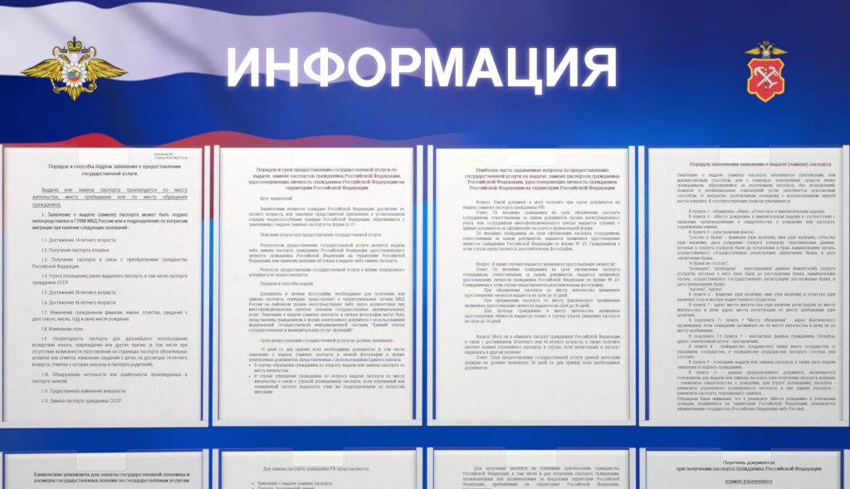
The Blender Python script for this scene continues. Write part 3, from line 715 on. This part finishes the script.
a4, b4, i4 = 677.2, 835.4, 688.7
SH4_H = [L(164.5,'Порядок заполнения заявления о выдаче (замене) паспорта',689.9,831.3,0)]
y4 = [175.2,180.5,185.5,190.6,195.9,201.2,211.6,216.7,222,227,232.3,237.5,242.7,248,253,258.3,263.4,268.7,273.9,279.1,284.4,289.4,294.5,299.7,304.9,310.1,315.3,320.3,325.6,330.7,336.4,341.5,346.6,351.9,356.9,362.2,367.3,372.6,377.9,383,388.3,393.4,398.9,403.7,409]
t4 = '''a|Заявление о выдаче (замене) паспорта заполняется рукописным, или
a|машинописным способом, или с помощью электронных средств лично
a|гражданином, обратившимся за получением паспорта, без исправлений,
a|помарок и неофициальных сокращений (если заполняется рукописным
a|способом, то аккуратно, разборчивым почерком) с использованием черной
a791|пасты (чернил). В соответствующих пунктах указывается:
i825|В пункте 1 - «Фамилия», «Имя», «Отчество» в именительном падеже;
i|В пункте 4 - «Место рождения» в именительном падеже в соответствии с
a|записями, произведенными в свидетельстве о рождении или паспорте,
a717.7|подлежащем замене;
i754.4|В пункте 5 - (при наличии факта):
i|"состою в браке" - фамилия (при наличии), имя (при наличии), отчество
a|(при наличии), дата рождения супруга (супруги), персональные данные,
a|которые у супруга (супруги) были до вступления в брак, наименование органа,
a|осуществившего государственную регистрацию заключения брака, и дата
a713|заключения брака;
i728|"в браке не состою";
i|"разведен", "разведена" - персональные данные бывшего(ей) супруга
a|(супруги), которые у него (нее) были до расторжения брака, наименование
a|органа, осуществившего государственную регистрацию расторжения брака, и
a725.3|дата прекращения брака;
i723.5|"вдовец", "вдова".
i|В пункте 6 - фамилия (при наличии), имя (при наличии) и отчество (при
a776.7|наличии) отца и матери (единственного родителя).
i|В пункте 7 - адрес места жительства (при наличии регистрации по месту
a|жительства) и (или) адрес места регистрации по месту пребывания (при
a695.7|наличии).
i|В подпункте 7.1 пункта 7 "Место обращения" - адрес фактического
a|проживания, если гражданин проживает не по месту жительства и (или) не по
a713.4|месту пребывания.
i|В подпункте 7.2 пункта 7 - контактные данные гражданина (телефон,
a759|адрес электронной почты - при наличии).
i|В пункте 8 - гражданство (подданство) также иного государства (с
a|указанием государства, в гражданстве (подданстве) которого состоял или
a695|состоит).
i|В пункте 9 - основание выдачи или замены паспорта, а также дата подачи
a742.5|заявления и подпись гражданина.
i|В пункте 11 - данные предъявленного документа, являющегося
a|основанием для выдачи или замены паспорта (при получении паспорта впервые
a|- реквизиты свидетельства о рождении, при утрате (похищении) паспорта -
a|реквизиты утраченного (похищенного) паспорта, а при замене паспорта -
a762|реквизиты паспорта, подлежащего замене).
a|Обращаем Ваше внимание, что в реквизите «Место рождения» в отношении
a|граждан, родившихся на территории Российской Федерации, указывается
a805|наименование государства (Российская Федерация либо Россия).'''.split('\n')
SH4_B = []
for y, row in zip(y4, t4):
    k, t = row.split('|', 1)
    SH4_B.append(L(y, t, a4 if k[0] == 'a' else i4, float(k[1:]) if len(k) > 1 else b4, 0 if len(k) > 1 else 1))

SH5_H = [L(474.8,'Банковские реквизиты для оплаты государственной пошлины и',33.9,189.5,0), L(480.7,'размеры государственных пошлин по государственным услугам',34.2,189.2,0)]
SH6_B = [L(469,'Для замены паспорта гражданина РФ представляются:',263.2,369.2,0), L(483.6,'Заявление о выдаче (замене) паспорта.',257.8,332.6,0), L(488.8,'Паспорт, подлежащий замене.',257.8,315.8,0)]
SH6_DOT = [(252.8,483.6),(252.8,488.8)]
SH7_B = [L(468.5,'Для получения паспорта на основании приобретения гражданства',474.3,619.3,1), L(473.8,'Российской Федерации, в том числе и для получения паспорта гражданами,',462.7,619.3,1),
 L(479.1,'проживающими или проживавшими за пределами территории Российской',462.7,619.3,1), L(484.4,'Федерации, прибывшими на территорию Российской Федерации,',462.7,619.3,1), L(489.7,'представляются:',462.7,493,0)]
SH8_H = [L(462.9,'Перечень документов',723,775,0), L(469,'при получении паспорта гражданина Российской Федерации',676.5,821.6,0)]
SH8_U = [L(481.4,'взамен утраченного',725.3,772.4,0)]

def quad_map(tl, tr, br, bl):
    tl, tr, br, bl = map(np.array, (tl, tr, br, bl))
    return lambda u, v: tuple((tl * (1 - u) + tr * u) * (1 - v) + (bl * (1 - u) + br * u) * v)

def make_sheet(seed, quad, tint, label, runs, dots=(), curl=0.0):
    q = quad_map(*quad); r = random.Random(seed)
    ph = [r.uniform(0, 6.28) for _ in range(4)]
    cx = (quad[0][0] + quad[1][0]) / 2; cy = (quad[0][1] + quad[3][1]) / 2
    def depth(x, y):
        return 0.00086 + 0.00015 * (math.sin(x / 62 + ph[0]) * math.sin(y / 75 + ph[1]) + .6 * math.sin((x + y) / 48 + ph[2]))
    nu, nv = 36, 48; v = []; f = []
    for j in range(nv + 1):
        for i in range(nu + 1):
            x, y = q(i / nu, j / nv); v.append(P(x, y, depth(x, y)))
    for j in range(nv):
        for i in range(nu):
            a = j * (nu + 1) + i; f.append((a, a + nu + 1, a + nu + 2, a + 1))
    n = len(v)      # back face, a tenth of a millimetre behind, and the cut edges
    back = [w + Vector((0, 0.0001, 0)) for w in v]; f += [tuple(n + k for k in reversed(p)) for p in list(f)]
    v += back
    rim = [i for i in range(nu + 1)] + [j * (nu + 1) + nu for j in range(1, nv + 1)] + [nv * (nu + 1) + i for i in range(nu - 1, -1, -1)] + [j * (nu + 1) for j in range(nv - 1, 0, -1)]
    for a, b in zip(rim, rim[1:] + rim[:1]): f.append((a, b, n + b, n + a))
    me = mesh_from('paper_sheet', v, f); me.polygons.foreach_set('use_smooth', [True] * len(f))
    sh = link('paper_sheet', me, paper_mat('white_paper', tint, seed)); tag(sh, label, 'sheet', 'printed sheets in the pockets')
    for name, face, mat, lines, em, ul, sx in runs:
        ink = Ink(depth)
        for y, t, x0, x1, jj in lines: ink.line(face, t, x0, x1, y, em, bool(jj), sx, 0.0, ul)
        if name == 'body_text':
            for x, y in dots: ink.put([(x + .75 * math.cos(k * .785), y + .75 * math.sin(k * .785)) for k in range(8)], [tuple(range(8))])
        link(name, mesh_from(name, ink.v, ink.f), mat, sh)
    return sh

def make_pocket(pq, ls, rs, bs, notch, label):
    """pq: outer corners; ls/rs: width of the side tapes; bs: height of the bottom tape; notch (x0, x1, y bottom)"""
    tl, tr, br, bl = pq
    q = quad_map(*pq)
    e = bpy.data.objects.new('document_pocket', None); COL.objects.link(e); e.empty_display_size = .02
    base = P((bl[0] + br[0]) / 2, (bl[1] + br[1]) / 2); e.location = base
    def put(name, me, mat):
        o = link(name, me, mat, e); o.location = -base; return o
    def slab(name, pts, d0, d1):
        n = len(pts); bm = bmesh.new()
        fr = [bm.verts.new(P(x, y, d1)) for x, y in pts]; bk = [bm.verts.new(P(x, y, d1) + Vector((0, d1 - d0, 0))) for x, y in pts]
        bm.faces.new(fr[::-1]); bm.faces.new(bk)
        for i in range(n): bm.faces.new((fr[i], fr[(i + 1) % n], bk[(i + 1) % n], bk[i]))
        bmesh.ops.recalc_face_normals(bm, faces=bm.faces[:])
        me = bpy.data.meshes.new(name); bm.to_mesh(me); bm.free(); return me
    D = 0.0013
    in_ = .25
    hL = bl[1] - bs; hR = br[1] - bs
    put('side_strip', slab('side_strip', [(tl[0] + in_, tl[1] + in_), (tl[0] + ls, tl[1] + in_), (bl[0] + ls, hL - .25), (bl[0] + in_, hL - .25)], 0.0001, D), TAPE)
    put('side_strip', slab('side_strip', [(tr[0] - rs, tr[1] + in_), (tr[0] - in_, tr[1] + in_), (br[0] - in_, hR - .25), (br[0] - rs, hR - .25)], 0.0001, D), TAPE)
    put('bottom_strip', slab('bottom_strip', [(bl[0] + in_, hL), (br[0] - in_, hR), (br[0] - in_, br[1] - in_), (bl[0] + in_, bl[1] - in_)], 0.0001, D), TAPE)
    # clear front with its finger notch
    x0, x1, yb = notch; r = 3.2; ro = 1.6
    def top(x): t = (x - tl[0]) / (tr[0] - tl[0]); return tl[1] * (1 - t) + tr[1] * t
    cut = [(x0 - ro, top(x0 - ro))] + [(x0 - ro + ro * math.sin(k * .3927), top(x0) + ro - ro * math.cos(k * .3927)) for k in range(1, 5)]
    cut += [(x0 + r - r * math.cos(k * .3142), yb - r + r * math.sin(k * .3142)) for k in range(0, 6)]
    cut += [(x1 - r + r * math.sin(k * .3142), yb - r + r * math.cos(k * .3142)) for k in range(0, 6)]
    cut += [(x1 + ro - ro * math.cos(k * .3927), top(x1) + ro - ro * math.sin(k * .3927)) for k in range(0, 4)] + [(x1 + ro, top(x1 + ro))]
    rc = 1.2
    pts = [(tl[0], tl[1] + rc), (tl[0] + rc * .3, tl[1] + rc * .3), (tl[0] + rc, tl[1])] + cut + [(tr[0] - rc, tr[1]), (tr[0] - rc * .3, tr[1] + rc * .3), (tr[0], tr[1] + rc), (br[0], br[1] - rc), (br[0] - rc, br[1]), (bl[0] + rc, bl[1]), (bl[0], bl[1] - rc)]
    me = slab('front_panel', pts, D + 0.00005, D + 0.00095)
    o = put('front_panel', me, [ACR, EDGE])
    me.polygons.foreach_set('material_index', [0, 0] + [1] * (len(me.polygons) - 2))
    tag(e, label, 'document pocket', 'clear document pockets on the board')
    return e

BOT = 729
# ---- pockets: outer corners measured, then tape widths and notch
make_pocket(((-3.8,144.3),(210.2,145.6),(208.5,427),(-3.8,428.2)), 5.8, 5.5, 6.2, (77.8,128.7,163.9), 'clear pocket with pale taped rim, upper row far left, around the numbered list')
make_pocket(((213.9,145),(423.1,145),(422.2,425.7),(212.3,426.2)), 5.5, 6.1, 6.0, (292.7,344.4,166.2), 'clear pocket with pale taped rim, upper row second from left, around the bulleted sheet')
make_pocket(((427.5,145),(635,145.7),(635.9,425.5),(427,425.8)), 5.5, 6.1, 6.0, (506.7,556.6,165.4), 'clear pocket with pale taped rim, upper row, around the question and answer sheet')
make_pocket(((638.2,145.6),(849.6,145),(849.2,426.6),(639,426.3)), 6.0, 6.2, 5.6, (719.4,770.2,163.6), 'clear pocket with pale taped rim, upper row far right, around the densest sheet')
make_pocket(((-3.5,452),(208.9,449),(208.2,BOT),(-4.2,BOT)), 5.6, 6.0, 6, (76,126.4,470.6), 'clear pocket at the lower left corner, its curled sheet headed in two bold lines')
make_pocket(((212.4,448.9),(422.7,447.4),(422.2,BOT),(211.4,BOT)), 6.0, 6.2, 6, (292.4,343.4,466.4), 'clear pocket in the lower row, second from left, directly under the bulleted sheet')
make_pocket(((427,447.4),(635.8,447.9),(636.6,BOT),(426.8,BOT)), 6.0, 6.2, 6, (506,557,466.8), 'clear pocket in the lower row, third from left, over an indented unheaded paragraph')
make_pocket(((639.5,448),(850.4,449.5),(850,BOT),(640.6,BOT)), 6.0, 6.0, 6, (721.4,771.6,466.3), 'clear pocket at the lower right corner, over a sheet with an underlined bold subheading')

W_ = (0.862, 0.85, 0.828)
make_sheet(1, ((4.1,147.6),(201.9,148.2),(200.6,424.4),(3.6,424.6)), (0.845,0.82,0.825), 'white sheet in plain sans lettering with an underlined paragraph and a numbered list',
  [('heading', XBOLD, INK, SH1_H, 5.0, False, .92), ('bold_paragraph', XBOLD, INK, SH1_P, 5.0, False, .84), ('small_print', SANS, INKG, SH1_S, 3.1, False, .9), ('underlined_text', SANS, INK, SH1_U, 5.2, True, .85), ('body_text', SANS, INKG, SH1_B, 5.0, False, .80)])
make_sheet(2, ((220.2,147.9),(413.1,147.8),(412.6,423.4),(218.9,423.8)), W_, 'white sheet with a four line brown bold heading and two bullet points near its foot',
  [('heading', SBOLD, INKB, SH2_H, 4.75, False, .95), ('body_text', SERIF, INKG, SH2_B, 4.3, False, .89)], SH2_DOT)
make_sheet(3, ((436.1,148.7),(628.1,148.6),(629.3,423.2),(435.8,423.6)), W_, 'white sheet of questions and answers whose text stops well above its foot',
  [('heading', SBOLD, INKB, SH3_H, 4.75, False, .95), ('body_text', SERIF, INKG, SH3_B, 4.3, False, .89)])
make_sheet(4, ((648.7,148.3),(843.3,147.9),(842.6,424.2),(649.2,424)), (0.80,0.80,0.785), 'white sheet with a single line reddish heading over closely set text filling the page',
  [('heading', SBOLD, INKB, SH4_H, 4.6, False, .95), ('body_text', SERIF, INKG, SH4_B, 4.25, False, .92)])
make_sheet(5, ((5,454.2),(202.2,451.7),(202,727),(4.2,727)), (0.80,0.79,0.80), 'greyish sheet at the lower left with two lines of black bold heading',
  [('heading', SBOLD, INK, SH5_H, 4.7, False, .95)])
make_sheet(6, ((221.8,451.7),(416,450.4),(416,727),(221,727)), W_, 'white sheet in the lower row with a thin title line and bulleted lines starting below',
  [('body_text', SERIF, INKG, SH6_B, 4.4, False, .87)], SH6_DOT)
make_sheet(7, ((434,450.3),(628.6,450.1),(629.2,727),(433.6,727)), W_, 'white sheet in the lower row that begins with an indented paragraph and no heading',
  [('body_text', SERIF, INKG, SH7_B, 4.3, False, .89)])
make_sheet(8, ((646.4,451.2),(840.4,451.4),(840.6,727),(646.6,727)), (0.81,0.815,0.83), 'cool white sheet at the lower right with centred bold heading and underlined subheading',
  [('heading', SBOLD, INK, SH8_H, 4.75, False, .95), ('subheading', SBOLD, INK, SH8_U, 4.75, True, .95)])
for fc in (SERIF, SBOLD, SANS, XBOLD): fc.done()

# ------------------------------------------------------------------ light
def area(name, loc, target, sx, sy, power, color):
    d = bpy.data.lights.new(name, 'AREA'); d.shape = 'RECTANGLE'; d.size = sx; d.size_y = sy; d.energy = power; d.color = color
    o = bpy.data.objects.new(name, d); COL.objects.link(o); o.location = loc
    o.rotation_euler = (Vector(target) - Vector(loc)).to_track_quat('-Z', 'Y').to_euler()
    return o
area('ceiling_lamp', LAMP, LAMP_AIM, 0.7, 0.35, 25.2, (1.0, 0.985, 0.955))
w = bpy.data.worlds.new('World'); scene.world = w; w.use_nodes = True
bgn = w.node_tree.nodes['Background']; bgn.inputs[0].default_value = (0.9, 0.94, 1.0, 1); bgn.inputs[1].default_value = 0.14

# ------------------------------------------------------------------ camera
cam = bpy.data.cameras.new('camera'); cam.lens = LENS; cam.sensor_width = 36; cam.clip_start = .01; cam.clip_end = 50
co = bpy.data.objects.new('camera', cam); COL.objects.link(co); co.location = (0, -CAMD, 0); co.rotation_euler = (math.pi / 2, 0, 0)
scene.camera = co
scene.render.engine = 'CYCLES'
scene.cycles.transparent_max_bounces = 24
scene.cycles.use_denoising = False
scene.cycles.filter_width = 1.6
scene.view_settings.view_transform = 'Standard'; scene.view_settings.look = 'None'; scene.view_settings.exposure = 0
